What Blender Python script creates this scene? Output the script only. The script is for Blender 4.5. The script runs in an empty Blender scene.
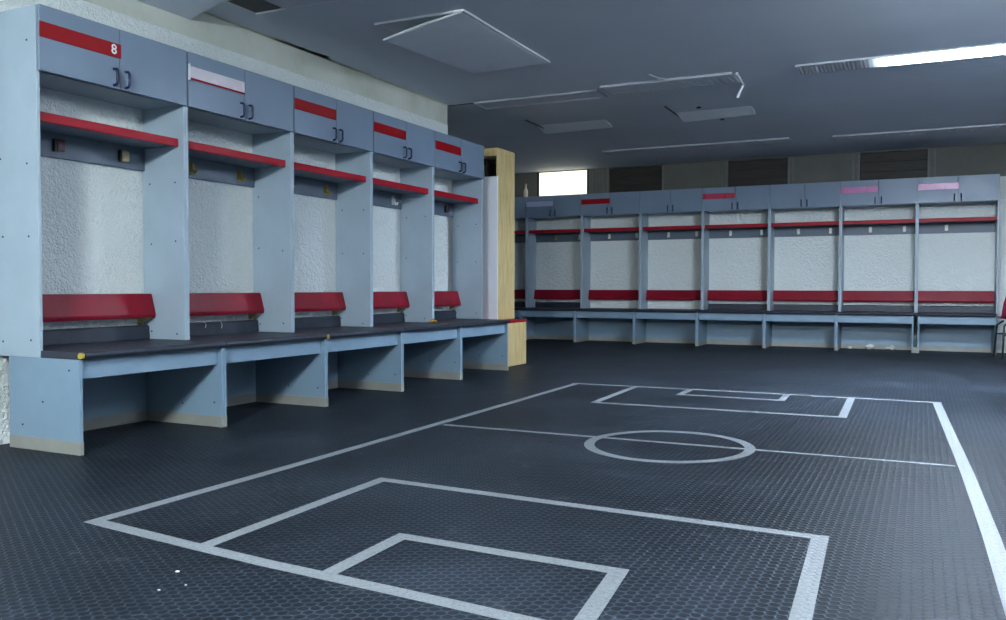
import bpy, bmesh, math, random
from mathutils import Vector, Matrix
random.seed(7)
S = bpy.context.scene
COL = S.collection

# ------------------------------------------------------------------ materials
def lin(r, g, b):
    f = lambda c: (c/255/12.92) if c/255 <= 0.04045 else ((c/255+0.055)/1.055)**2.4
    return (f(r), f(g), f(b), 1)

class NT:
    """small helper around a node tree"""
    def __init__(self, name):
        self.m = bpy.data.materials.new(name); self.m.use_nodes = True
        self.t = self.m.node_tree; self.n = self.t.nodes; self.b = self.n['Principled BSDF']
    def new(self, typ, **kw):
        nd = self.n.new(typ)
        for k, v in kw.items(): setattr(nd, k, v)
        return nd
    def link(self, a, b): self.t.links.new(a, b)
    def coord(self): return self.new('ShaderNodeTexCoord').outputs['Object']
    def val(self, sock, v):
        if hasattr(v, 'links') or hasattr(v, 'is_output'): self.link(v, sock)
        else: sock.default_value = v
    def math(self, op, a, b=0.0, c=None):
        nd = self.new('ShaderNodeMath', operation=op)
        self.val(nd.inputs[0], a); self.val(nd.inputs[1], b)
        if c is not None: self.val(nd.inputs[2], c)
        return nd.outputs[0]
    def vmath(self, op, a, b=None):
        nd = self.new('ShaderNodeVectorMath', operation=op)
        self.val(nd.inputs[0], a)
        if b is not None: self.val(nd.inputs[1], b)
        return nd.outputs['Value'] if op in ('LENGTH', 'DOT_PRODUCT') else nd.outputs[0]
    def noise(self, scale, detail=3, rough=0.55, vec=None):
        nd = self.new('ShaderNodeTexNoise'); nd.inputs['Scale'].default_value = scale
        nd.inputs['Detail'].default_value = detail; nd.inputs['Roughness'].default_value = rough
        self.link(vec if vec is not None else self.coord(), nd.inputs['Vector'])
        return nd.outputs['Fac']
    def ramp(self, fac, stops):
        nd = self.new('ShaderNodeValToRGB'); self.link(fac, nd.inputs['Fac'])
        el = nd.color_ramp.elements
        while len(el) < len(stops): el.new(0.5)
        for e, (p, c) in zip(el, stops): e.position = p; e.color = c
        return nd.outputs['Color']
    def mix(self, fac, a, b, mode='MIX'):
        nd = self.new('ShaderNodeMix', data_type='RGBA', blend_type=mode)
        self.val(nd.inputs[0], fac); self.val(nd.inputs[6], a); self.val(nd.inputs[7], b)
        return nd.outputs[2]
    def bump(self, h, strength, dist=0.01):
        nd = self.new('ShaderNodeBump'); nd.inputs['Strength'].default_value = strength
        nd.inputs['Distance'].default_value = dist
        self.link(h, nd.inputs['Height']); self.link(nd.outputs[0], self.b.inputs['Normal'])
    def base(self, c): self.val(self.b.inputs['Base Color'], c)
    def set(self, **kw):
        for k, v in kw.items(): self.val(self.b.inputs[k.replace('_', ' ')], v)
        return self.m

def scale_c(c, k): return (c[0]*k, c[1]*k, c[2]*k, 1)

def worn(name, c, rough=0.45, var=0.12, scale=6, bump=0.04, spec=0.5):
    t = NT(name)
    n = t.noise(scale, 5, 0.6)
    t.base(t.ramp(n, [(0.3, scale_c(c, 1-var)), (0.7, scale_c(c, 1+var))]))
    r = t.math('MULTIPLY_ADD', t.noise(scale*2.3, 4), 0.25, rough-0.12)
    t.set(Roughness=r, Specular_IOR_Level=spec)
    if bump: t.bump(t.noise(220, 2), bump, 0.004)
    return t.m

M = {}
M['laminate'] = worn('blue_grey_laminate', lin(156, 172, 184), 0.42, 0.07, 3)
M['rail'] = worn('shade_grey_rail_board', lin(88, 100, 114), 0.5, 0.06, 3)  # grey darkened to carry the shade under the shelves
M['door_laminate'] = worn('blue_grey_door_laminate', lin(112, 129, 148), 0.40, 0.06, 2.5)
M['bench_laminate'] = worn('light_blue_laminate', lin(122, 146, 164), 0.45, 0.07, 3)
M['skirting'] = worn('beige_skirting', lin(142, 142, 134), 0.5, 0.08, 8)
M['red'] = worn('red_lacquer', lin(150, 6, 28), 0.45, 0.10, 5, 0.02, 0.22)
M['red_back'] = worn('crimson_lacquer', lin(124, 7, 32), 0.42, 0.14, 7, 0.05, 0.22)
M['red_plate'] = worn('red_plate', lin(142, 8, 18), 0.4, 0.08, 4, 0, 0.2)
M['pink_plate'] = worn('plate_with_pink_sheen', lin(190, 110, 158), 0.3, 0.10, 9, 0)  # pinkish lamp sheen on the rightmost plates, put into their colour
M['crimson_plate'] = worn('crimson_plate', lin(176, 40, 72), 0.3, 0.10, 9, 0)
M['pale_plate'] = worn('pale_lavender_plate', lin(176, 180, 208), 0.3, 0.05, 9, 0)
M['white_plate'] = worn('white_plate', lin(206, 198, 204), 0.25, 0.06, 9, 0)  # white lamp glare on a red plate, put into its colour
M['white_paint'] = worn('white_lettering', lin(235, 235, 230), 0.5, 0.02, 4, 0)
M['faded_letter'] = worn('faded_lettering', lin(200, 90, 100), 0.5, 0.02, 4, 0)
M['handle'] = worn('navy_plastic', lin(18, 26, 66), 0.3, 0.05, 20, 0)
M['hook_beige'] = worn('beige_wood_block', lin(176, 160, 118), 0.5, 0.1, 30)
M['hook_brass'] = worn('brass_hook', lin(150, 132, 60), 0.35, 0.15, 30, 0)
M['hook_brass'].node_tree.nodes['Principled BSDF'].inputs['Metallic'].default_value = 0.5
M['hook_maroon'] = worn('maroon_hook', lin(60, 10, 24), 0.4, 0.1, 30, 0)
M['hook_white'] = worn('white_hook', lin(225, 225, 215), 0.4, 0.03, 30, 0)
M['dark'] = worn('dark_plastic', lin(20, 22, 26), 0.5, 0.1, 30, 0)
M['vinyl'] = worn('dark_slate_vinyl', lin(40, 45, 57), 0.45, 0.2, 12, 0.12, 0.35)
M['foam'] = worn('yellow_foam', lin(176, 154, 66), 0.9, 0.1, 60, 0.3)
M['metal'] = worn('dark_metal', lin(34, 36, 42), 0.35, 0.1, 20, 0)
M['maroon_plastic'] = worn('maroon_plastic', lin(120, 20, 52), 0.3, 0.06, 6, 0)
M['white_board'] = worn('white_board', lin(226, 228, 234), 0.45, 0.03, 3, 0.02)
M['pale_board'] = worn('pale_inner_board', lin(205, 196, 176), 0.5, 0.05, 5, 0.02)
M['fixture_white'] = worn('white_enamel', lin(168, 172, 180), 0.4, 0.05, 6, 0)
M['fixture_grey'] = worn('unlit_diffuser', lin(196, 200, 206), 0.6, 0.05, 10, 0)
M['trim_white'] = worn('white_trim', lin(214, 218, 222), 0.4, 0.04, 10, 0)
M['ceiling_panel'] = worn('pale_ceiling_panel', lin(232, 236, 240), 0.7, 0.05, 5, 0.05)
M['ceiling_hatch'] = worn('ceiling_hatch_board', lin(212, 218, 224), 0.7, 0.04, 4, 0.05)
M['debris'] = worn('pale_debris', lin(214, 212, 204), 0.8, 0.1, 60, 0.2)
M['tape'] = worn('yellow_brown_tape', lin(176, 132, 60), 0.6, 0.2, 60, 0.1)
M['jamb'] = worn('painted_jamb', lin(104, 104, 100), 0.6, 0.1, 10, 0.05)

def mat_plywood():
    t = NT('plywood_face')
    mp = t.new('ShaderNodeMapping'); t.link(t.coord(), mp.inputs[0]); mp.inputs['Scale'].default_value = (9, 9, 1.2)
    n = t.noise(3, 6, 0.6, mp.outputs[0])
    t.base(t.ramp(n, [(0.25, lin(176, 150, 98)), (0.5, lin(200, 176, 122)), (0.75, lin(212, 190, 142))]))
    t.bump(n, 0.1, 0.003)
    return t.set(Roughness=0.55)
M['plywood'] = mat_plywood()

def mat_darkwood():
    t = NT('dark_stained_board')
    mp = t.new('ShaderNodeMapping'); t.link(t.coord(), mp.inputs[0]); mp.inputs['Scale'].default_value = (1.2, 6, 10)
    n = t.noise(4, 6, 0.6, mp.outputs[0])
    t.base(t.ramp(n, [(0.3, lin(24, 21, 17)), (0.7, lin(46, 40, 31))]))
    t.bump(n, 0.2, 0.004)
    return t.set(Roughness=0.6)
M['darkwood'] = mat_darkwood()

def mat_roughcast():
    t = NT('roughcast_plaster')
    n1 = t.noise(70, 3, 0.6); n2 = t.noise(26, 2, 0.5)
    h = t.math('ADD', t.math('MULTIPLY', n1, 0.7), t.math('MULTIPLY', n2, 0.6))
    big = t.noise(1.2, 4)
    t.base(t.mix(big, lin(226, 232, 230), lin(236, 240, 236)))
    t.bump(h, 1.0, 0.03)
    return t.set(Roughness=0.75, Specular_IOR_Level=0.4)
M['roughcast'] = mat_roughcast()

def mat_smoothwall():
    t = NT('beige_smooth_plaster')
    n = t.noise(2.2, 6, 0.62)
    t.base(t.ramp(n, [(0.3, lin(182, 184, 168)), (0.52, lin(200, 202, 190)), (0.75, lin(210, 212, 202))]))
    t.bump(t.noise(90, 2), 0.15, 0.006)
    return t.set(Roughness=0.8)
M['brown_grey_wall'] = worn('dull_brown_grey_wall_paint', lin(98, 98, 92), 0.8, 0.12, 3)  # upper back wall, darker and browner than the wall below
M['backroom'] = worn('blue_grey_wall_paint', lin(112, 120, 130), 0.7, 0.06, 3)
M['smoothwall'] = mat_smoothwall()

def mat_ceiling():
    t = NT('grey_ceiling_paint')
    n = t.noise(1.1, 5, 0.6)
    t.base(t.ramp(n, [(0.3, lin(196, 202, 210)), (0.7, lin(206, 211, 218))]))
    t.bump(t.noise(120, 2), 0.08, 0.005)
    return t.set(Roughness=0.75)
M['ceiling'] = mat_ceiling()

def hex_height(t, a=0.031):
    co = t.coord()
    p = t.vmath('DIVIDE', co, (math.sqrt(3)*a, a, 1))
    def cell(off):
        q = t.vmath('ADD', p, (off, off, 0)); f = t.vmath('FRACTION', q)
        c = t.vmath('SUBTRACT', f, (0.5, 0.5, 0))
        c = t.vmath('MULTIPLY', c, (math.sqrt(3), 1, 0))
        return t.vmath('LENGTH', c)
    d = t.math('MINIMUM', cell(0.0), cell(0.5))
    mr = t.new('ShaderNodeMapRange', interpolation_type='SMOOTHSTEP')
    t.link(d, mr.inputs[0])
    mr.inputs[1].default_value = 0.34; mr.inputs[2].default_value = 0.52
    mr.inputs[3].default_value = 1.0; mr.inputs[4].default_value = 0.0
    return mr.outputs[0]

def mat_floor():
    t = NT('studded_rubber_floor')
    h = hex_height(t)
    co = t.coord()
    big = t.noise(0.8, 7, 0.68)
    dust = t.noise(5.5, 8, 0.72)
    wear = t.noise(34, 3, 0.6)
    cell = t.ramp(big, [(0.32, lin(15, 19, 26)), (0.5, lin(28, 33, 40)), (0.7, lin(45, 51, 60))])
    ridge = t.ramp(big, [(0.3, lin(46, 53, 61)), (0.7, lin(78, 87, 98))])
    rf = t.math('MULTIPLY', t.math('SUBTRACT', 1.0, h), t.math('MULTIPLY_ADD', wear, 1.6, -0.25))
    rf.node.use_clamp = True
    col = t.mix(rf, cell, ridge)
    scuff = t.ramp(dust, [(0.60, (0, 0, 0, 1)), (0.74, (1, 1, 1, 1))])
    col = t.mix(t.math('MULTIPLY', scuff, 0.30), col, lin(110, 116, 120))
    specks = t.ramp(t.noise(160, 1, 0.5), [(0.76, (0, 0, 0, 1)), (0.80, (1, 1, 1, 1))])
    col = t.mix(t.math('MULTIPLY', specks, 0.5), col, lin(150, 154, 156))
    sx = t.new('ShaderNodeSeparateXYZ'); t.link(co, sx.inputs[0])
    # joints between the mat rolls
    def joint(y0, w):
        return t.math('LESS_THAN', t.math('ABSOLUTE', t.math('SUBTRACT', sx.outputs['Y'], y0)), w)
    seam = t.math('MAXIMUM', joint(7.45, 0.012), joint(8.07, 0.012))
    col = t.mix(t.math('MULTIPLY', seam, 0.75), col, lin(18, 20, 26))
    t.base(col)
    r = t.math('MULTIPLY_ADD', big, 0.35, 0.28)
    t.bump(t.math('SUBTRACT', 1.0, h), 0.35, 0.005)
    return t.set(Roughness=r, Specular_IOR_Level=0.05)
M['floor'] = mat_floor()

def mat_line():
    t = NT('white_floor_paint')
    h = hex_height(t)
    n = t.noise(120, 4, 0.7)
    col = t.ramp(n, [(0.3, lin(78, 84, 90)), (0.45, lin(122, 127, 131)), (0.7, lin(140, 144, 146))])
    t.base(t.mix(h, t.mix(0.12, col, lin(70, 80, 90)), col))
    t.bump(h, 0.15, 0.005)
    return t.set(Roughness=0.5)
M['line'] = mat_line()

def mat_emit(name, col, strength):
    t = NT(name); t.base(col)
    return t.set(Emission_Color=col, Emission_Strength=strength, Roughness=0.4)
LAMP = (0.80, 0.90, 1.0, 1)
M['window_glow'] = mat_emit('daylit_frosted_glass', (1.0, 0.98, 0.80, 1), 0.62)

def mat_lamp_fade(strength, x0, x1):
    """ribbed diffuser whose tube starts some way in: dark end, lit from there on"""
    t = NT('lit_ribbed_diffuser'); t.base(lin(150, 156, 164))
    sx = t.new('ShaderNodeSeparateXYZ'); t.link(t.coord(), sx.inputs[0])
    mr = t.new('ShaderNodeMapRange', interpolation_type='SMOOTHERSTEP'); t.link(sx.outputs['X'], mr.inputs[0])
    mr.inputs[1].default_value = x0; mr.inputs[2].default_value = x1
    mr.inputs[3].default_value = 0.0; mr.inputs[4].default_value = 1.0
    s = t.math('MULTIPLY', t.math('POWER', mr.outputs[0], 5.0), strength)
    return t.set(Emission_Color=(0.68, 0.82, 1.0, 1), Emission_Strength=s, Roughness=0.3)

# ------------------------------------------------------------------ mesh helpers
def box(bm, x0, x1, y0, y1, z0, z1):
    v = [bm.verts.new(p) for p in ((x0,y0,z0),(x1,y0,z0),(x1,y1,z0),(x0,y1,z0),(x0,y0,z1),(x1,y0,z1),(x1,y1,z1),(x0,y1,z1))]
    for f in ((0,3,2,1),(4,5,6,7),(0,1,5,4),(1,2,6,5),(2,3,7,6),(3,0,4,7)): bm.faces.new([v[i] for i in f])
    return bm

def prism(bm, prof, x0, x1):
    """profile of (y, z) points swept along x"""
    a = [bm.verts.new((x0, y, z)) for y, z in prof]; b = [bm.verts.new((x1, y, z)) for y, z in prof]
    n = len(prof)
    bm.faces.new(a); bm.faces.new(list(reversed(b)))
    for i in range(n): bm.faces.new((a[i], b[i], b[(i+1) % n], a[(i+1) % n]))
    bmesh.ops.recalc_face_normals(bm, faces=bm.faces)
    return bm

def tube(bm, pts, r, n=10):
    rings = []
    pts = [Vector(p) for p in pts]
    for i, p in enumerate(pts):
        d = (pts[min(i+1, len(pts)-1)] - pts[max(i-1, 0)]).normalized()
        u = d.orthogonal().normalized(); 
        if rings:
            u = (pu - d*pu.dot(d)).normalized()
        pu = u; w = d.cross(u)
        rings.append([bm.verts.new(p + (u*math.cos(2*math.pi*k/n) + w*math.sin(2*math.pi*k/n))*r) for k in range(n)])
    for a, b in zip(rings, rings[1:]):
        for k in range(n): bm.faces.new((a[k], a[(k+1) % n], b[(k+1) % n], b[k]))
    bm.faces.new(list(reversed(rings[0]))); bm.faces.new(rings[-1])
    bmesh.ops.recalc_face_normals(bm, faces=bm.faces)
    return bm

def obj(name, bm, mat, parent=None, bevel=0.0, seg=1, smooth=False):
    if bevel:
        bmesh.ops.bevel(bm, geom=bm.edges[:], offset=bevel, segments=seg, affect='EDGES', clamp_overlap=True)
    me = bpy.data.meshes.new(name); bm.to_mesh(me); bm.free()
    me.materials.append(M[mat] if isinstance(mat, str) else mat)
    if smooth:
        for p in me.polygons: p.use_smooth = True
    o = bpy.data.objects.new(name, me); COL.objects.link(o)
    if parent: o.parent = parent
    return o

def bx(name, mat, parent, dims, bevel=0.0015):
    bm = bmesh.new(); box(bm, *dims)
    return obj(name, bm, mat, parent, bevel)

def thing(name, label, cat, loc=(0, 0, 0), rz=0.0, group=None):
    o = bpy.data.objects.new(name, None); COL.objects.link(o); o.empty_display_size = 0.1
    o.location = loc; o.rotation_euler = (0, 0, rz)
    o['label'] = label; o['category'] = cat
    if group: o['group'] = group
    return o

def tag(o, label, cat, group=None):
    o['label'] = label; o['category'] = cat
    if group: o['group'] = group
    return o

def struct(name, bm, mat, bevel=0.0):
    o = obj(name, bm, mat, None, bevel); o['kind'] = 'structure'; return o

# ------------------------------------------------------------------ camera (solved from the photograph)
f_px, yaw, pitch, roll = 862.0, 0.4533, 0.0269, 0.0016
CAM = Vector((3.440, 0.0, 0.80))
F = Vector((-math.sin(yaw)*math.cos(pitch), math.cos(yaw)*math.cos(pitch), -math.sin(pitch)))
R = Vector((math.cos(yaw), math.sin(yaw), 0)); U = R.cross(F)
R2 = R*math.cos(roll) + U*math.sin(roll); U2 = U*math.cos(roll) - R*math.sin(roll)
cd = bpy.data.cameras.new('camera'); cam = bpy.data.objects.new('camera', cd); COL.objects.link(cam)
cd.sensor_width = 36; cd.lens = f_px/1006*36; cd.clip_start = 0.02
cam.matrix_world = Matrix(((R2.x, U2.x, -F.x, CAM.x), (R2.y, U2.y, -F.y, CAM.y), (R2.z, U2.z, -F.z, CAM.z), (0, 0, 0, 1)))
S.camera = cam

# ------------------------------------------------------------------ the room
XW, YW, ZC = -0.733, 12.178, 2.562       # left wall, back wall, ceiling
XL, XR, YN = -2.95, 5.30, -3.20        # recess behind the left wall, right wall, wall behind the camera
YE = 7.335                              # far end of the left wall

fl = struct('floor', box(bmesh.new(), XL-0.2, XR+0.2, YN-0.2, YW+0.2, -0.1, 0.0), 'floor')
bm = bmesh.new()
box(bm, XW+0.001, XR+0.2, YN-0.2, YW+0.2, ZC, ZC+0.08); box(bm, XL-0.2, XW+0.001, YE+0.01, YW+0.2, ZC, ZC+0.08)
struct('ceiling', bm, 'ceiling')
bm = bmesh.new(); box(bm, XW-0.9, XW, YN, YE, 0, 2.37)
struct('wall_left', bm, 'roughcast')
struct('wall_left_upper', box(bmesh.new(), XW-0.9, XW-0.005, YN, YE, 2.37, ZC+0.2), 'smoothwall')
struct('wall_recess', box(bmesh.new(), XL-0.15, XL, YE-0.3, YW, 0, ZC), 'roughcast')
struct('wall_recess_near', box(bmesh.new(), XL-0.15, XW-0.9, YE-0.3, YE-0.15, 0, ZC), 'roughcast')
struct('wall_right', box(bmesh.new(), XR, XR+0.15, YN, YW, 0, ZC), 'backroom')
struct('wall_front', box(bmesh.new(), XW-0.9, XR+0.15, YN-0.15, YN, 0, ZC), 'backroom')
struct('wall_back', box(bmesh.new(), XL-0.15, XR+0.15, YW, YW+0.15, 0, 2.16), 'roughcast')

# high windows along the back wall: one lit, three boarded, plain wall between
opens = [(-1.912, -1.073), (-0.79, 0.072), (0.95, 1.805), (2.652, 3.497)]
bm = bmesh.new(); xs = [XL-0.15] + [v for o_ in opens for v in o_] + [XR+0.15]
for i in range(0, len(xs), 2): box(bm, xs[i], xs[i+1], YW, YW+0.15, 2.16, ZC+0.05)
struct('wall_back_upper', bm, 'brown_grey_wall')
for i, (a, b) in enumerate(opens):
    nm = 'window_%d' % (i+1)
    w = bpy.data.objects.new(nm, None); COL.objects.link(w); w.location = (a, YW, 2.16); w['kind'] = 'structure'
    L, H = b-a, ZC-2.16
    bm = bmesh.new()
    box(bm, 0, 0.028, 0.0, 0.12, 0, H); box(bm, L-0.028, L, 0.0, 0.12, 0, H)
    box(bm, 0.028, L-0.028, 0.0, 0.12, H-0.012, H); box(bm, 0.028, L-0.028, 0.0, 0.12, 0, 0.02)
    obj('frame', bm, 'darkwood' if i == 0 else 'jamb', w)
    if i == 0: bx('pane', 'window_glow', w, (0.028, L-0.028, 0.02, 0.03, 0.02, H-0.012), 0)
    else:
        bm = bmesh.new(); h = (H-0.032)/3
        for k in range(3): box(bm, 0.028, L-0.028, 0.06, 0.078, 0.02+k*h+0.001, 0.02+(k+1)*h-0.003)
        obj('board', bm, 'darkwood', w, 0.002)
for i, (x, w_) in enumerate([(-0.84, 0.03), (-0.995, 0.02), (0.905, 0.025), (1.85, 0.03), (2.60, 0.03), (3.55, 0.025)]):
    struct('trim_%d' % (i+1), box(bmesh.new(), x-w_/2, x+w_/2, YW-0.012, YW, 2.16, ZC), 'jamb', 0.002)
# lowered board of the ceiling over the near lockers
bm = bmesh.new()
tri = [[bm.verts.new(p) for p in ((XW-0.004, y, 2.478), (-0.45, y, ZC-0.006), (-0.45, y, ZC-0.001), (XW-0.004, y, ZC-0.001))] for y in (YN+0.01, 4.06)]
bm.faces.new(tri[0]); bm.faces.new(tri[1])
for i in range(4): bm.faces.new((tri[0][i], tri[0][(i+1) % 4], tri[1][(i+1) % 4], tri[1][i]))
bmesh.ops.recalc_face_normals(bm, faces=bm.faces)
struct('trim_7', bm, 'ceiling', 0.004)
# cracked joint and flaking paint along the ceiling edge
bm = bmesh.new()
box(bm, XW-0.004, XW-0.001, 4.1, YE-0.02, ZC-0.008, ZC-0.0005)
pts = [(4.84, .008), (4.95, .022), (5.06, .03), (5.12, .048), (5.15, .028), (5.26, .04), (5.40, .07), (5.41, .03), (5.47, .012), (5.62, .006), (5.74, .018), (5.8, .006)]
lo = [bm.verts.new((XW-0.003, y, ZC-0.0035)) for y, d in pts]; hi = [bm.verts.new((XW+d, y, ZC-0.0035)) for y, d in pts]
nf = [bm.faces.new((lo[i], lo[i+1], hi[i+1], hi[i])) for i in range(len(pts)-1)]
bmesh.ops.solidify(bm, geom=nf, thickness=0.002)
struct('trim_9', box(bmesh.new(), XW+0.001, -0.44, 7.345, 7.36, ZC-0.006, ZC-0.0005), 'dark')
struct('trim_8', bm, worn('flaked_brown_paint', lin(186, 180, 138), 0.9, 0.2, 20, 0))

# ------------------------------------------------------------------ painted football pitch on the floor
ZL = 0.0012; NB = [0]
def strip(bm, pts, w, closed=False):
    """flat painted band along a centre line"""
    n = len(pts); P = [Vector((p[0], p[1], 0)) for p in pts]; L_, R_ = [], []
    for i in range(n):
        if closed: a, b = P[i-1], P[(i+1) % n]
        else: a, b = P[max(i-1, 0)], P[min(i+1, n-1)]
        if not closed and 0 < i < n-1:
            d1 = (P[i]-a).normalized(); d2 = (b-P[i]).normalized(); d = (d1+d2).normalized(); k = 1/max(0.3, d.dot(d1))
        else: d = (b-a).normalized(); k = 1
        nrm = Vector((-d.y, d.x, 0))*w/2*k
        L_.append(bm.verts.new((P[i].x+nrm.x, P[i].y+nrm.y, ZL))); R_.append(bm.verts.new((P[i].x-nrm.x, P[i].y-nrm.y, ZL)))
    m = n if closed else n-1
    for i in range(m):
        j = (i+1) % n; bm.faces.new((L_[i], R_[i], R_[j], L_[j]))
def band(name, pts, w, closed=False):
    bm = bmesh.new(); strip(bm, pts, w, closed)
    for v in bm.verts: v.co.z = 0.0012 + 0.0002*NB[0]
    NB[0] += 1
    bmesh.ops.recalc_face_normals(bm, faces=bm.faces)
    r = bmesh.ops.solidify(bm, geom=bm.faces[:], thickness=0.001)
    return obj(name, bm, 'line', fl)
W_ = 0.052
left = [(0.917, 1.99), (0.922, 2.78), (0.915, 3.6), (0.905, 4.335), (0.89, 5.4), (0.868, 6.69)]
right = [(3.665, 1.79), (3.648, 3.15), (3.622, 4.2), (3.58, 5.4), (3.535, 6.70)]
band('touch_line', left, W_)
band('touch_line', right, W_)
band('goal_line', [(0.895, 2.012), (1.4, 1.955), (1.74, 1.922), (2.218, 1.891), (2.374, 1.88), (2.523, 1.868), (3.672, 1.79)], W_)
band('goal_line', [(0.836, 6.665), (2.2, 6.70), (3.567, 6.68)], 0.05)
band('halfway_line', [(0.955, 4.32), (2.25, 4.33), (3.58, 4.335)], 0.036)
band('centre_circle', [(2.295+0.395*math.cos(t*math.pi/36), 4.262+0.425*math.sin(t*math.pi/36)) for t in range(72)], 0.052, True)
band('penalty_area_line', [(1.462, 1.965), (1.437, 2.972), (2.3, 2.93), (3.155, 2.897), (3.185, 2.16), (3.20, 1.84)], W_)
band('goal_area_line', [(1.962, 1.93), (1.952, 2.32), (2.3, 2.308), (2.682, 2.30), (2.722, 1.93), (2.726, 1.87)], W_)
band('penalty_area_line', [(1.375, 6.66), (1.408, 5.622), (2.2, 5.64), (3.005, 5.655), (2.985, 6.67)], 0.05)
band('goal_area_line', [(1.82, 6.67), (1.825, 6.325), (2.2, 6.32), (2.553, 6.31), (2.54, 6.68)], 0.048)

# ------------------------------------------------------------------ lockers
def u_handle(parent, x, z0, z1, y):
    bm = bmesh.new(); r = 0.0075
    tube(bm, [(x, y, z0), (x, y-0.024, z0+0.004), (x, y-0.03, z0+0.012), (x, y-0.03, z1-0.012), (x, y-0.024, z1-0.004), (x, y, z1)], r, 8)
    return obj('handle', bm, 'handle', parent, smooth=True)

def screw_mesh():
    bm = bmesh.new(); bmesh.ops.create_cone(bm, cap_ends=True, segments=10, radius1=0.0055, radius2=0.004, depth=0.004)
    bmesh.ops.rotate(bm, verts=bm.verts, matrix=Matrix.Rotation(math.pi/2, 3, 'Y'))
    me = bpy.data.meshes.new('screw'); bm.to_mesh(me); bm.free(); me.materials.append(M['dark']); return me
SCREW = screw_mesh()
def screw(parent, x, y, z):
    o = bpy.data.objects.new('screw', SCREW); COL.objects.link(o); o.parent = parent; o.location = (x, y, z)

def digits_mesh(ch, size, mat, parent, loc, name='number'):
    cu = bpy.data.curves.new(name, 'FONT'); cu.body = ch; cu.size = size; cu.extrude = 0.0006; cu.offset = 0.0012
    cu.align_x = 'CENTER'; cu.align_y = 'CENTER'
    tmp = bpy.data.objects.new('tmp', cu); COL.objects.link(tmp)
    dg = bpy.context.evaluated_depsgraph_get(); me = bpy.data.meshes.new_from_object(tmp.evaluated_get(dg))
    bpy.data.objects.remove(tmp); me.materials.clear(); me.materials.append(M[mat]); me.name = name
    o = bpy.data.objects.new(name, me); COL.objects.link(o); o.parent = parent; o.location = loc; o.rotation_euler = (math.pi/2, 0, 0)
    return o

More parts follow.
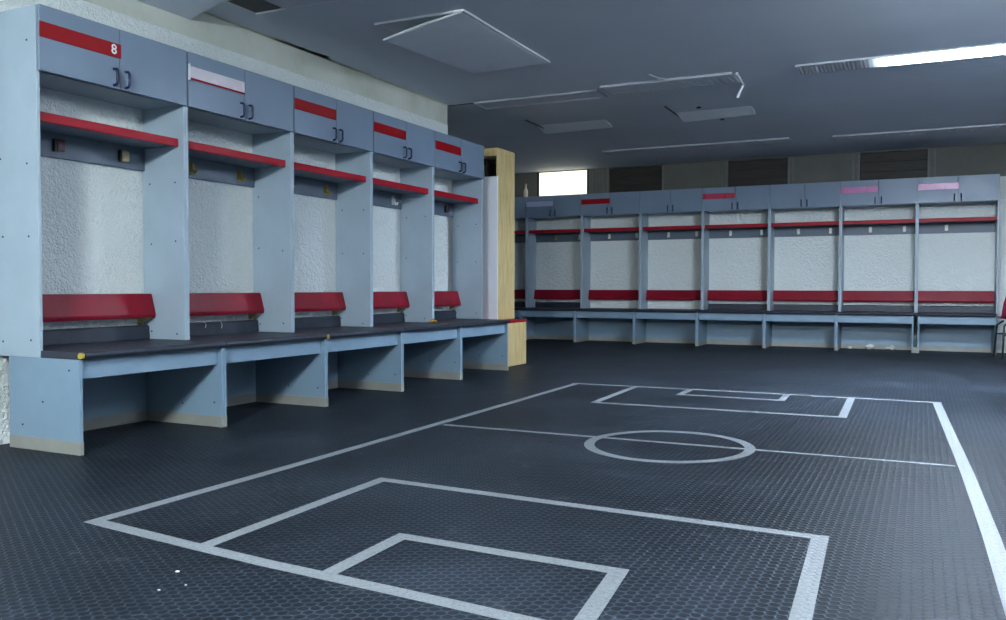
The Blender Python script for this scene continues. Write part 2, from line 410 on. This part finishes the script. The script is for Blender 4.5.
T = 0.018
def locker(label, loc, rz, W, group, plate=None, plate_len=None, number=None, hooks=(), near_low=False, far_free=False, screws=True, letters=None, trim_back=False, shelf_mat='red', upstand=True, tears=False):
    t = thing('locker', label, 'locker', loc, rz, group)
    d = 0.338; top = 2.153
    z0 = 0.4885
    for side, x in ((0, 0.0006), (1, W-T-0.0006)):
        bm = bmesh.new()
        lowz = 0.453 if (side == 0 and near_low) else z0
        box(bm, x, x+T, -d+0.007, -0.0005, lowz, top-0.002)
        p = obj('side_panel', bm, 'laminate', t, 0.0012)
        if screws:
            xs_ = x-0.0005 if side == 0 else x-0.0005
            zz = [0.53, 1.06, 1.41, 1.97]
            if side == 1 or near_low:
                for z in zz:
                    for y in (-d+0.075, -0.06):
                        if random.random() < 0.85: screw(p, xs_, y+random.uniform(-0.01, 0.01), z+random.uniform(-0.02, 0.02))
    bm = bmesh.new()
    box(bm, T+0.001, W-T-0.001, -d+0.045, -0.001, 1.842, 1.86); box(bm, T+0.001, W-T-0.001, -d+0.022, -0.001, top-T, top-0.001)
    box(bm, T+0.001, W-T-0.001, -0.012, -0.001, 1.86, top-T)
    obj('cabinet_box', bm, 'laminate', t, 0.001)
    for k, (a, b) in enumerate(((0.0065, W/2-0.002), (W/2+0.002, W-0.0065))):
        dr = bx('door', 'door_laminate', t, (a, b, -d-0.012, -d+0.006, 1.838, top), 0.0015)
        u_handle(dr, W/2-0.038 if k == 0 else W/2+0.036, 1.852, 1.937, -d-0.010)
    if plate:
        pl_ = plate_len or (W/2-0.008)
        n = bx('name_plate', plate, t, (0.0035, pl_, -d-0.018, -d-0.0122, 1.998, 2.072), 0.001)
        if number: digits_mesh(number, 0.070, 'white_paint', n, (pl_-0.045, -d-0.0184, 2.036))
        if letters: digits_mesh(letters, 0.05, 'faded_letter', n, (0.05, -d-0.0184, 2.036), 'lettering')
        if plate == 'white_plate':
            bx('red_edge', 'red_plate', n, (0.0035, pl_, -d-0.0195, -d-0.0182, 1.994, 2.006), 0.0004)
            bx('holder_end', 'trim_white', n, (0.0005, 0.010, -d-0.026, -d-0.0124, 1.99, 2.082), 0.001)
    sh = bx('shelf', 'rail', t, (T+0.001, W-T-0.001, -0.272, -0.021, 1.612, 1.63), 0.001)  # shelf board shares the rail grey with the shade painted in
    e = bx('shelf_edge', shelf_mat, sh, (T+0.001, W-T-0.003, -0.294, -0.2725, 1.606, 1.652), 0.0025)
    e['label'] = 'red front edge'
    bx('hook_rail', 'rail', t, (T+0.001, W-T-0.001, -0.020, -0.0005, 1.482, 1.652), 0.001)
    for (hx, kind) in hooks:
        bm = bmesh.new()
        if kind in ('hook_beige', 'hook_maroon'):
            box(bm, hx-0.024, hx+0.024, -0.048, -0.020, 1.515, 1.578)
            h = obj('hook', bm, kind, t, 0.004)
            bx('side_plate', 'dark', h, (hx-0.034, hx-0.0245, -0.044, -0.0205, 1.513, 1.580), 0.001)
        else:
            tube(bm, [(hx, -0.020, 1.575), (hx, -0.034, 1.562), (hx, -0.036, 1.535), (hx, -0.044, 1.515), (hx, -0.062, 1.512), (hx, -0.072, 1.528)], 0.0085, 10)
            box(bm, hx-0.018, hx+0.018, -0.026, -0.0203, 1.512, 1.585)
            obj('hook', bm, kind, t)
    # leaning backrest board with its wedge brackets
    bm = bmesh.new(); prism(bm, [(-0.046, 0.757), (-0.070, 0.757), (-0.104, 0.636), (-0.098, 0.615), (-0.076, 0.615)], T+0.002, W-T-0.003)
    obj('backrest', bm, 'red_back', t, 0.003)
    for x in ((T+0.05, W-T-0.035) if screws else ()):
        bm = bmesh.new(); prism(bm, [(-0.0005, 0.75), (-0.045, 0.75), (-0.0745, 0.6155), (-0.09, 0.6145), (-0.0005, 0.572)], x-0.014, x+0.014)
        obj('bracket', bm, 'hook_beige', t, 0.001)
    if upstand:
        u = obj('upstand', prism(bmesh.new(), [(-0.001, 0.4885), (-0.001, 0.566), (-0.008, 0.570), (-0.038, 0.570), (-0.048, 0.562), (-0.052, 0.4885)], T+0.003, W-T-0.003), 'vinyl', t, 0.001)
        if tears:
            for (ax, h) in ((0.42, .03), (0.56, .04)):
                bm = bmesh.new(); tube(bm, [(ax, -0.0515, 0.566-h), (ax+.006, -0.0505, 0.566-h*.5), (ax+.002, -0.048, 0.567), (ax-.014, -0.038, 0.573)], 0.0022, 6)
                tr = obj('tear', bm, 'debris', u); tr['label'] = 'pale stuffing showing through a tear'
    return t

def bench(label, loc, rz, W, D, group, first=False, last=False, inset_left=0.0, foot=False, tape=False):
    t = thing('locker_bench', label, 'bench', loc, rz, group)
    zt = 0.452
    for side, x in ((0, 0.0006+inset_left), (1, W-T-0.0006)):
        p = bx('side_panel', 'bench_laminate', t, (x, x+T, -D, -0.098 if first and side == 0 else -0.0005, 0.0005, zt), 0.0012)
        xo = (-0.0018 if first and side == 0 else 0.0004)
        if side == 0: a, b = x+xo, x+T+0.0018
        else: a, b = x-0.0018, x+T-0.0002
        bx('skirting', 'skirting', p, (a, b, -D-0.0012, -0.0985 if first and side == 0 else -0.022, 0.0003, 0.062), 0.0005)
        if side == 1:
            for y in (-D+0.055, -D+0.30):
                screw(p, x-0.0005, y, 0.135+random.uniform(-0.02, 0.02))
                screw(p, x-0.0005, y+0.004, 0.405)
        if side == 0 and first:
            for y, z in ((-D+0.07, .40), (-D+.26, .24), (-0.2, .12)): screw(p, x-0.0005, y, z)
    b0 = 0.13 if first else T+0.002+inset_left
    bk = bx('back_panel', 'bench_laminate', t, (b0, W-T-0.002, -0.019, -0.001, 0.0005, zt), 0.001)
    bx('skirting', 'skirting', bk, (b0+0.002, W-T-0.004, -0.0215, -0.0192, 0.0004, 0.062), 0.0004)
    bx('fascia', 'bench_laminate', t, (T+0.001+inset_left, W-T-0.001, -D+0.03, -D+0.048, 0.357, zt), 0.0012)
    if foot: bx('foot_block', 'skirting', t, (0.0006, inset_left-0.001, -D, -D+0.09, 0.0005, 0.07), 0.001)
    # padded seat: rounded nosing, notched round the locker sides where they stand on it
    zs = 0.4875; pr = [(-0.001, zt+0.001), (-0.001, zs), (-D-0.006, zs), (-D-0.018, zs-0.006), (-D-0.023, zs-0.017), (-D-0.018, zs-0.028), (-D-0.004, zt+0.001)]
    bm = bmesh.new()
    if first:
        prism(bm, pr, T+0.004, W-0.002)
        box(bm, -0.001, T+0.004, -D-0.006, -0.340, zt+0.001, zs)
        bmesh.ops.recalc_face_normals(bm, faces=bm.faces)
    else: prism(bm, pr, 0.002, W-0.002)
    st = obj('seat', bm, 'vinyl', t, 0.0015)
    if first:
        bm = bmesh.new(); tube(bm, [(-0.0025, -D-0.010, zs-0.017), (0.012, -D-0.008, zs-0.017)], 0.015, 12)
        fo = obj('foam_end', bm, 'foam', st, smooth=False); fo['label'] = 'yellow foam showing at the seat end'
    if last:
        bx('overhang', 'vinyl', st, (W-0.002, W+0.02, -D-0.005, -D+0.25, zt+0.004, zs-0.002), 0.004)
    if tape:
        bx('tape', 'tape', st, (W-0.022, W+0.004, -D-0.0246, -D-0.0235, zt+0.004, zs-0.004), 0.0002)
    return t

LW, BW = 0.9335, 0.8835
RZ = math.radians(90)
ordl = ['nearest the camera', 'second from the near end', 'third and middle one', 'fourth from the near end', 'last one beside the plywood locker']
lefts = [
 dict(plate='red_plate', plate_len=LW/2+0.004, number='8', hooks=((0.345, 'hook_maroon'), (0.76, 'hook_beige')), near_low=True,
      label='tall blue-grey open locker nearest the camera, red plate numbered 8 on its door'),
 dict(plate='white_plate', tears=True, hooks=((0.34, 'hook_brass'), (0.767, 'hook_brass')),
      label='blue-grey open locker on the left wall with a white name plate edged red'),
 dict(plate='red_plate', hooks=((0.34, 'hook_brass'), (0.766, 'hook_brass')), label='middle blue-grey locker of the left row of five, plain red plate on its door'),
 dict(plate='red_plate', hooks=((0.34, 'hook_white'), (0.77, 'hook_white')), label='blue-grey locker with red plate, fourth from the near end of the left row'),
 dict(plate='red_plate', hooks=((0.34, 'hook_maroon'), (0.765, 'hook_maroon')), label='blue-grey locker ending the left row, beside the plywood locker'),
]
Y0 = 2.764
for i, kw in enumerate(lefts):
    locker(loc=(XW, Y0+i*LW, 0), rz=RZ, W=LW, group='lockers along the left wall', **kw)
bl = ['light blue locker bench nearest the camera with yellow foam at its seat end',
      'light blue bench under the locker with the glare-white plate, taped seat joint',
      'middle light blue bench of the five along the left wall',
      'fourth light blue bench from the near end of the left wall',
      'last light blue bench of the left wall, touching the plywood bench']
for i in range(5):
    bench(bl[i], (XW, Y0+i*LW, 0), RZ, LW, 0.610, 'benches along the left wall', first=(i == 0), last=(i == 4), tape=(i in (1,)))

XB = -1.960
backs = [
 dict(plate=None, hooks=(), label='blue-grey locker at the far left of the back row, mostly hidden by the plywood locker'),
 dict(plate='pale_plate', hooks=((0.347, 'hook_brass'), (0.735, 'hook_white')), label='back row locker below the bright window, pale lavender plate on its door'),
 dict(plate='red_plate', hooks=((0.32, 'hook_white'), (0.737, 'hook_white')), label='back row locker with a bright red plate, right of the one under the lit window'),
 dict(plate=None, hooks=((0.326, 'hook_white'), (0.728, 'hook_white')), label='plain back row locker between the bright red and the crimson name plates'),
 dict(plate='crimson_plate', hooks=((0.316, 'hook_white'), (0.734, 'hook_white')), label='back row locker with a crimson plate under the middle boarded window'),
 dict(plate=None, hooks=((0.331, 'hook_white'), (0.734, 'hook_white')), label='plain back row locker between the crimson plate and the first pink plate'),
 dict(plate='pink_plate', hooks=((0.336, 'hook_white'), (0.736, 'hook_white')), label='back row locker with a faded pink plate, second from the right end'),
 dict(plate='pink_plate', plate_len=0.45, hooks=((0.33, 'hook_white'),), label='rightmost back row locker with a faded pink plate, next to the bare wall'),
]
bbl = ['blue bench in the far left corner of the back row behind the plywood bench',
       'blue bench of the back row below the pale lavender plate',
       'blue bench of the back row below the bright red plate',
       'blue bench of the back row right of the one below the bright red plate',
       'blue bench of the back row below the crimson plate',
       'blue bench of the back row right of the one below the crimson plate',
       'blue bench of the back row with pale rubble lying underneath',
       'rightmost blue bench of the back row, double post at its left end']
for i, kw in enumerate(backs):
    x = XB + (i-1)*BW
    locker(loc=(x+0.022, YW, 0), rz=0, W=BW, group='lockers along the back wall', screws=False, upstand=(i not in (2, 3)), **kw)
    bench(bbl[i], (x, YW, 0), 0, BW, 0.540, 'benches along the back wall', inset_left=(0.045 if i == 7 else 0.0), foot=(i == 7))

# ------------------------------------------------------------------ plywood locker and bench past the left row
t = thing('plywood_locker', 'tall plywood locker with white front board at the far end of the left row', 'locker', (XW, 7.75, 0))
dx = 0.339
bx('side_panel', 'plywood', t, (dx-T, dx, 0, 0.395, 0.468, 2.19))
bx('back_panel', 'pale_board', t, (0.0, 0.012, 0.002, 0.395, 0.468, 2.15))
bx('top_panel', 'plywood', t, (0.0, dx-T-0.0005, 0, 0.395, 2.172, 2.19))
bx('end_panel', 'pale_board', t, (0.0125, dx-T-0.0005, 0.377, 0.395, 0.468, 2.17))
bx('top_rail', 'plywood', t, (0.0125, dx-T-0.0005, 0.0, 0.018, 2.11, 2.171))
bx('shelf', 'darkwood', t, (0.0125, dx-T-0.0005, 0.02, 0.376, 2.075, 2.093))
bx('divider', 'darkwood', t, (0.185, 0.2, 0.02, 0.376, 1.90, 2.074))
wb = bx('front_board', 'white_board', t, (-0.0, dx+0.004, -0.016, -0.0005, 0.466, 1.905)); wb['label'] = 'white board'
t = thing('plywood_bench', 'low plywood bench with red seat under the plywood locker', 'bench', (XW, 7.47, 0))
bx('front_panel', 'plywood', t, (0.445, 0.463, 0.0, 0.70, 0.003, 0.436))
bx('end_panel', 'plywood', t, (0.0, 0.4445, 0.682, 0.70, 0.003, 0.436))
bx('end_panel', 'plywood', t, (0.0, 0.4445, 0.0, 0.018, 0.003, 0.436))
s_ = bx('seat', 'red', t, (0.0, 0.466, 0.0, 0.703, 0.4365, 0.464), 0.003); s_['label'] = 'red seat'

# ------------------------------------------------------------------ chair at the right edge
t = thing('shell_chair', 'maroon plastic shell chair on dark legs at the right edge of the photo', 'chair', (4.44, 11.30, 0), math.radians(8))
bm = bmesh.new(); rows = []
prof = [(-0.235, 0.425, 0.19), (-0.22, 0.445, 0.215), (-0.10, 0.435, 0.232), (0.05, 0.43, 0.236), (0.14, 0.435, 0.236), (0.195, 0.47, 0.236), (0.222, 0.53, 0.234), (0.240, 0.62, 0.226), (0.256, 0.71, 0.205), (0.268, 0.77, 0.165), (0.274, 0.80, 0.10)]
for (y, z, hw) in prof:
    rows.append([bm.verts.new((u*hw, -(y) + 0.03*(u*u) if z > 0.5 else -y, z + (0.025*u*u if z < 0.5 else 0))) for u in [k/5-1 for k in range(11)]])
for a, b in zip(rows, rows[1:]):
    for k in range(10): bm.faces.new((a[k], a[k+1], b[k+1], b[k]))
bmesh.ops.recalc_face_normals(bm, faces=bm.faces); bmesh.ops.solidify(bm, geom=bm.faces[:], thickness=0.008)
obj('shell', bm, 'maroon_plastic', t, smooth=True)
for sx, sy in ((-1, -1), (1, -1), (-1, 1), (1, 1)):
    bm = bmesh.new(); tube(bm, [(sx*0.15, sy*0.12, 0.42), (sx*0.205, sy*0.175, 0.37), (sx*0.225, sy*0.20, 0.012)], 0.011, 10)
    lg = obj('leg', bm, 'metal', t, smooth=True)
    bm = bmesh.new(); tube(bm, [(sx*0.225, sy*0.20, 0.0), (sx*0.225, sy*0.20, 0.03)], 0.014, 10); obj('foot', bm, 'dark', lg)
bm = bmesh.new(); tube(bm, [(-0.21, 0.18, 0.27), (0.21, 0.18, 0.27)], 0.008, 8); obj('stretcher', bm, 'metal', t)
bm = bmesh.new(); tube(bm, [(-0.21, -0.18, 0.27), (0.21, -0.18, 0.27)], 0.008, 8); obj('stretcher', bm, 'metal', t)

# ------------------------------------------------------------------ small things
def lump(name, label, cat, loc, r, mat='debris', group=None, flat=0.5):
    bm = bmesh.new(); bmesh.ops.create_icosphere(bm, subdivisions=2, radius=r)
    rnd = random.Random(int(loc[0]*1000+loc[1]*77))
    for v in bm.verts:
        k = 1+rnd.uniform(-0.3, 0.3); v.co = Vector((v.co.x*k*1.3, v.co.y*k, v.co.z*k*flat))
    zmin = min(v.co.z for v in bm.verts)
    for v in bm.verts: v.co.z -= zmin
    o = obj(name, bm, mat); o.location = loc
    return tag(o, label, cat, group)
lump('paint_flake', 'white flake on the dark floor, leftmost of three below the pitch corner', 'debris', (1.644, 1.623, 0.0), 0.0035, group='flakes on the floor')
lump('paint_flake', 'white flake on the dark floor, closest of three to the painted goal line', 'debris', (1.575, 1.751, 0.0), 0.0045, group='flakes on the floor')
lump('paint_flake', 'smallest white flake on the dark floor, rightmost of three below the pitch corner', 'debris', (1.677, 1.684, 0.0), 0.003, group='flakes on the floor')
for k, (x, y, r, lb) in enumerate([(2.59, 12.06, 0.022, 'small pale lump of rubble left of the two brightest under the back bench'),
                           (2.83, 12.05, 0.036, 'brightest pale lump of rubble under the back row bench, middle of three'),
                           (3.08, 12.05, 0.034, 'pale lump of rubble under the back row bench, rightmost of three')]):
    lump('rubble_lump', lb, 'rubble', (x, y, 0.0), r, group='rubble under the back bench', flat=0.8)
lump('foam_scrap', 'yellowish foam scrap lying on the fourth bench of the left wall', 'scrap', (XW+0.38, Y0+3*LW+0.84, 0.4882), 0.03, 'tape', flat=0.45)
# small bottle standing on top of the back lockers
t = thing('bottle', 'small pale bottle standing on the back lockers left of the lit window', 'bottle', (-1.99, 11.93, 2.154))
def lathe(bm, prof, n=16):
    rings = [[bm.verts.new((r*math.cos(2*math.pi*k/n), r*math.sin(2*math.pi*k/n), z)) for k in range(n)] for r, z in prof]
    for a, b in zip(rings, rings[1:]):
        for k in range(n): bm.faces.new((a[k], a[(k+1) % n], b[(k+1) % n], b[k]))
    bm.faces.new(list(reversed(rings[0]))); bm.faces.new(rings[-1]); return bm
obj('body', lathe(bmesh.new(), [(0.030, 0), (0.034, 0.006), (0.034, 0.09), (0.028, 0.115), (0.014, 0.14), (0.013, 0.165)]), 'pale_board', t, smooth=True)
obj('cap', lathe(bmesh.new(), [(0.017, 0.1655), (0.017, 0.20), (0.014, 0.205)]), 'hook_beige', t, smooth=True)

# ------------------------------------------------------------------ ceiling: hatch, panels, lights
t = thing('ceiling_hatch', 'sagging grey ceiling hatch with white edging, nearest of the ceiling panels', 'hatch', (0.0, 0.0, ZC))
def quad_panel(bm, c, th=0.012, n=6):
    """c: four corners (near-left, near-right, far-right, far-left) as (x, y, z) of the underside"""
    c = [Vector(p) for p in c]; g = []
    for i in range(n+1):
        v = i/n; g.append([bm.verts.new((c[0]*(1-u)+c[1]*u)*(1-v) + (c[3]*(1-u)+c[2]*u)*v) for u in [k/n for k in range(n+1)]])
    for i in range(n):
        for k in range(n): bm.faces.new((g[i][k], g[i+1][k], g[i+1][k+1], g[i][k+1]))
    top = bmesh.ops.extrude_face_region(bm, geom=bm.faces[:])
    for v in [e for e in top['geom'] if isinstance(e, bmesh.types.BMVert)]: v.co.z += th
    bmesh.ops.recalc_face_normals(bm, faces=bm.faces); return bm
hc = [(0.16, 4.91, -0.108), (0.775, 4.87, -0.016), (0.775, 6.24, -0.016), (0.15, 6.20, -0.04)]
obj('panel', quad_panel(bmesh.new(), hc), 'ceiling_hatch', t)
bm = bmesh.new(); tube(bm, [(0.155, 4.90, -0.104), (0.45, 4.875, -0.056), (0.78, 4.86, -0.012)], 0.008, 8); obj('panel_edge', bm, 'trim_white', t)
bm = bmesh.new()
box(bm, 0.12, 0.80, 4.845, 4.865, -0.014, -0.0005); box(bm, 0.786, 0.798, 4.866, 6.26, -0.014, -0.0005); obj('frame', bm, 'trim_white', t)
bx('opening', 'ceiling_hatch', t, (0.12, 0.779, 4.866, 6.25, -0.003, -0.0005), 0)

def ceil_panel(label, c, marks=()):
    t = thing('ceiling_panel', label, 'ceiling panel', (0, 0, ZC), 0, 'small ceiling panels')
    obj('panel', quad_panel(bmesh.new(), c, 0.014), 'ceiling_panel', t)
    x0, y0 = c[0][0], c[0][1]; x1, y1 = c[2][0], c[2][1]
    bm = bmesh.new(); box(bm, x0-0.03, x0-0.018, y0-0.01, y1+0.02, -0.010, -0.0005)
    obj('rail', bm, 'dark', t)
    for (mx, my) in marks: bx('clip', 'dark', t, (mx-0.02, mx+0.02, my-0.012, my+0.012, -0.046, -0.03), 0.002)
ceil_panel('pale square ceiling panel left of the hanging end cap, above the lit window', [(-0.33, 8.33, --0.022), (0.44, 8.31, --0.022), (0.37, 9.02, -0.022), (-0.44, 9.06, -0.026)])
ceil_panel('pale square ceiling panel with two dark clips below the hanging end cap', [(1.18, 8.29, --0.022), (1.935, 8.33, --0.022), (1.90, 8.95, -0.024), (1.15, 9.05, -0.026)], ((1.48, 8.31), (1.56, 9.0)))

def light_fixture(label, x0, x1, y0, y1, h=0.055, lit=None, end_caps=(True, True), ribs=True, group='ceiling light fittings', edge='fixture_white', void=0.0, drop=0.05, zc=None):
    t = thing('ceiling_light', label, 'light', (x0, y0, zc or ZC), 0, group)
    L, D = x1-x0, y1-y0
    bm = bmesh.new()
    box(bm, 0.008, L-0.008, 0.0, 0.012, -h, -0.0005); box(bm, 0.008, L-0.008, D-0.012, D, -h, -0.0005); box(bm, 0.008, L-0.008, 0.0125, D-0.0125, -0.01, -0.0005)
    obj('housing', bm, edge, t, 0.001)
    for k, x in ((0, 0.0), (1, L-0.0078)):
        if end_caps[k]: bx('end_cap', 'fixture_white', t, (x, x+0.0078, 0, D, -h-0.002, -0.0005), 0.001)
    bm = bmesh.new(); n = int(L/0.03) if ribs else 1
    hh = h
    if lit: h = h+drop                                   # lit fittings carry a wrap-round diffuser below the tray
    a0 = 0.009+void
    step = (L-0.009-a0)/n
    for i in range(n):                                   # prismatic ribs across the diffuser
        xa, xb = a0+i*step, a0+(i+1)*step
        v = [bm.verts.new(p) for p in ((xa, 0.0125, -h+0.006), (xb, 0.0125, -h+0.006), (xb, D-0.0125, -h+0.006), (xa, D-0.0125, -h+0.006))]
        if ribs:
            m0 = bm.verts.new(((xa+xb)/2, 0.0125, -h+0.001)); m1 = bm.verts.new(((xa+xb)/2, D-0.0125, -h+0.001))
            bm.faces.new((v[0], v[3], m1, m0)); bm.faces.new((m0, m1, v[2], v[1]))
        else: bm.faces.new((v[0], v[3], v[2], v[1]))
    bmesh.ops.remove_doubles(bm, verts=bm.verts[:], dist=1e-5)
    bmesh.ops.solidify(bm, geom=bm.faces[:], thickness=-0.003)
    if lit and drop:
        for ya, yb in ((0.0125, 0.0155), (D-0.0155, D-0.0125)): box(bm, a0, L-0.009, ya, yb, -h+0.0062, -hh-0.0005)
        for xa in (a0, L-0.012): box(bm, xa, xa+0.003, 0.016, D-0.016, -h+0.0062, -hh-0.0005)
    obj('diffuser', bm, lit or 'fixture_grey', t)
    return t
light_fixture('unlit ceiling light fitting above the end of the left row', -0.44, 0.805, 7.32, 7.60, h=0.016, ribs=False)
t2 = light_fixture('unlit ceiling light fitting with its white end cap hanging loose', 0.87, 2.02, 7.20, 7.52, end_caps=(True, False), h=0.02)
bm = bmesh.new(); tube(bm, [(0, 0, 0), (0, 0.10, -0.008), (0, 0.28, -0.03), (-0.015, 0.29, -0.06), (-0.05, 0.29, -0.135)], 0.011, 8)
o = obj('hanging_end_cap', bm, 'trim_white', t2); o.location = (2.05-0.87, 0.0, -0.02); o['label'] = 'white end cap hanging loose'
bm = bmesh.new(); tube(bm, [(0, 0, -0.004), (-0.05, -0.10, -0.012), (-0.09, -0.22, -0.005)], 0.006, 6)
o = obj('loose_wire', bm, 'fixture_white', t2); o.location = (0.60, 0.0, 0.0)
light_fixture('brightly lit ceiling light fitting with ribbed diffuser near the right wall', 2.505, 4.02, 7.20, 7.50, h=0.014, drop=0.0, lit=mat_lamp_fade(290.0, 0.22, 1.15))
light_fixture('unlit long ceiling light fitting in front of the boarded windows', -0.32, 2.0, 10.62, 10.92, h=0.018)
light_fixture('unlit long ceiling light fitting at the far right in front of the wall', 2.47, 4.8, 10.72, 11.02, h=0.018)
t3 = light_fixture('ceiling light fitting with an open end over the left row, cut by the top edge', -0.43, 0.80, 4.02, 4.32, h=0.022, void=0.24, end_caps=(False, True), edge='trim_white')

bx('dark_opening', 'dark', t3, (0.009, 0.22, 0.0126, 0.285, -0.0125, -0.0103), 0)

# ------------------------------------------------------------------ lit lamps of the room that hang outside the picture
light_fixture('lit ceiling light behind the camera on the left', 1.85, 2.55, -1.38, -1.22, drop=0.10, h=0.055, ribs=False, lit=mat_emit('lit_diffuser_near', (0.84, 0.94, 0.98, 1), 450.0))
light_fixture('lit ceiling light above the camera', 1.9, 3.1, 1.10, 1.40, drop=0.18, h=0.055, ribs=False, lit=mat_emit('lit_diffuser_mid', LAMP, 6.0))
light_fixture('lit ceiling light over the right side of the pitch', 4.1, 5.2, 4.325, 4.375, drop=0.20, h=0.055, ribs=False, lit=mat_emit('lit_diffuser_side', LAMP, 105.0))

# ------------------------------------------------------------------ world and view
w = bpy.data.worlds.new('world'); S.world = w; w.use_nodes = True
w.node_tree.nodes['Background'].inputs[0].default_value = (0.5, 0.6, 0.8, 1)
w.node_tree.nodes['Background'].inputs[1].default_value = 0.02
S.view_settings.view_transform = 'Standard'; S.view_settings.look = 'None'
S.view_settings.gamma = 1.0; S.view_settings.use_curve_mapping = False
S.view_settings.exposure = 0.98
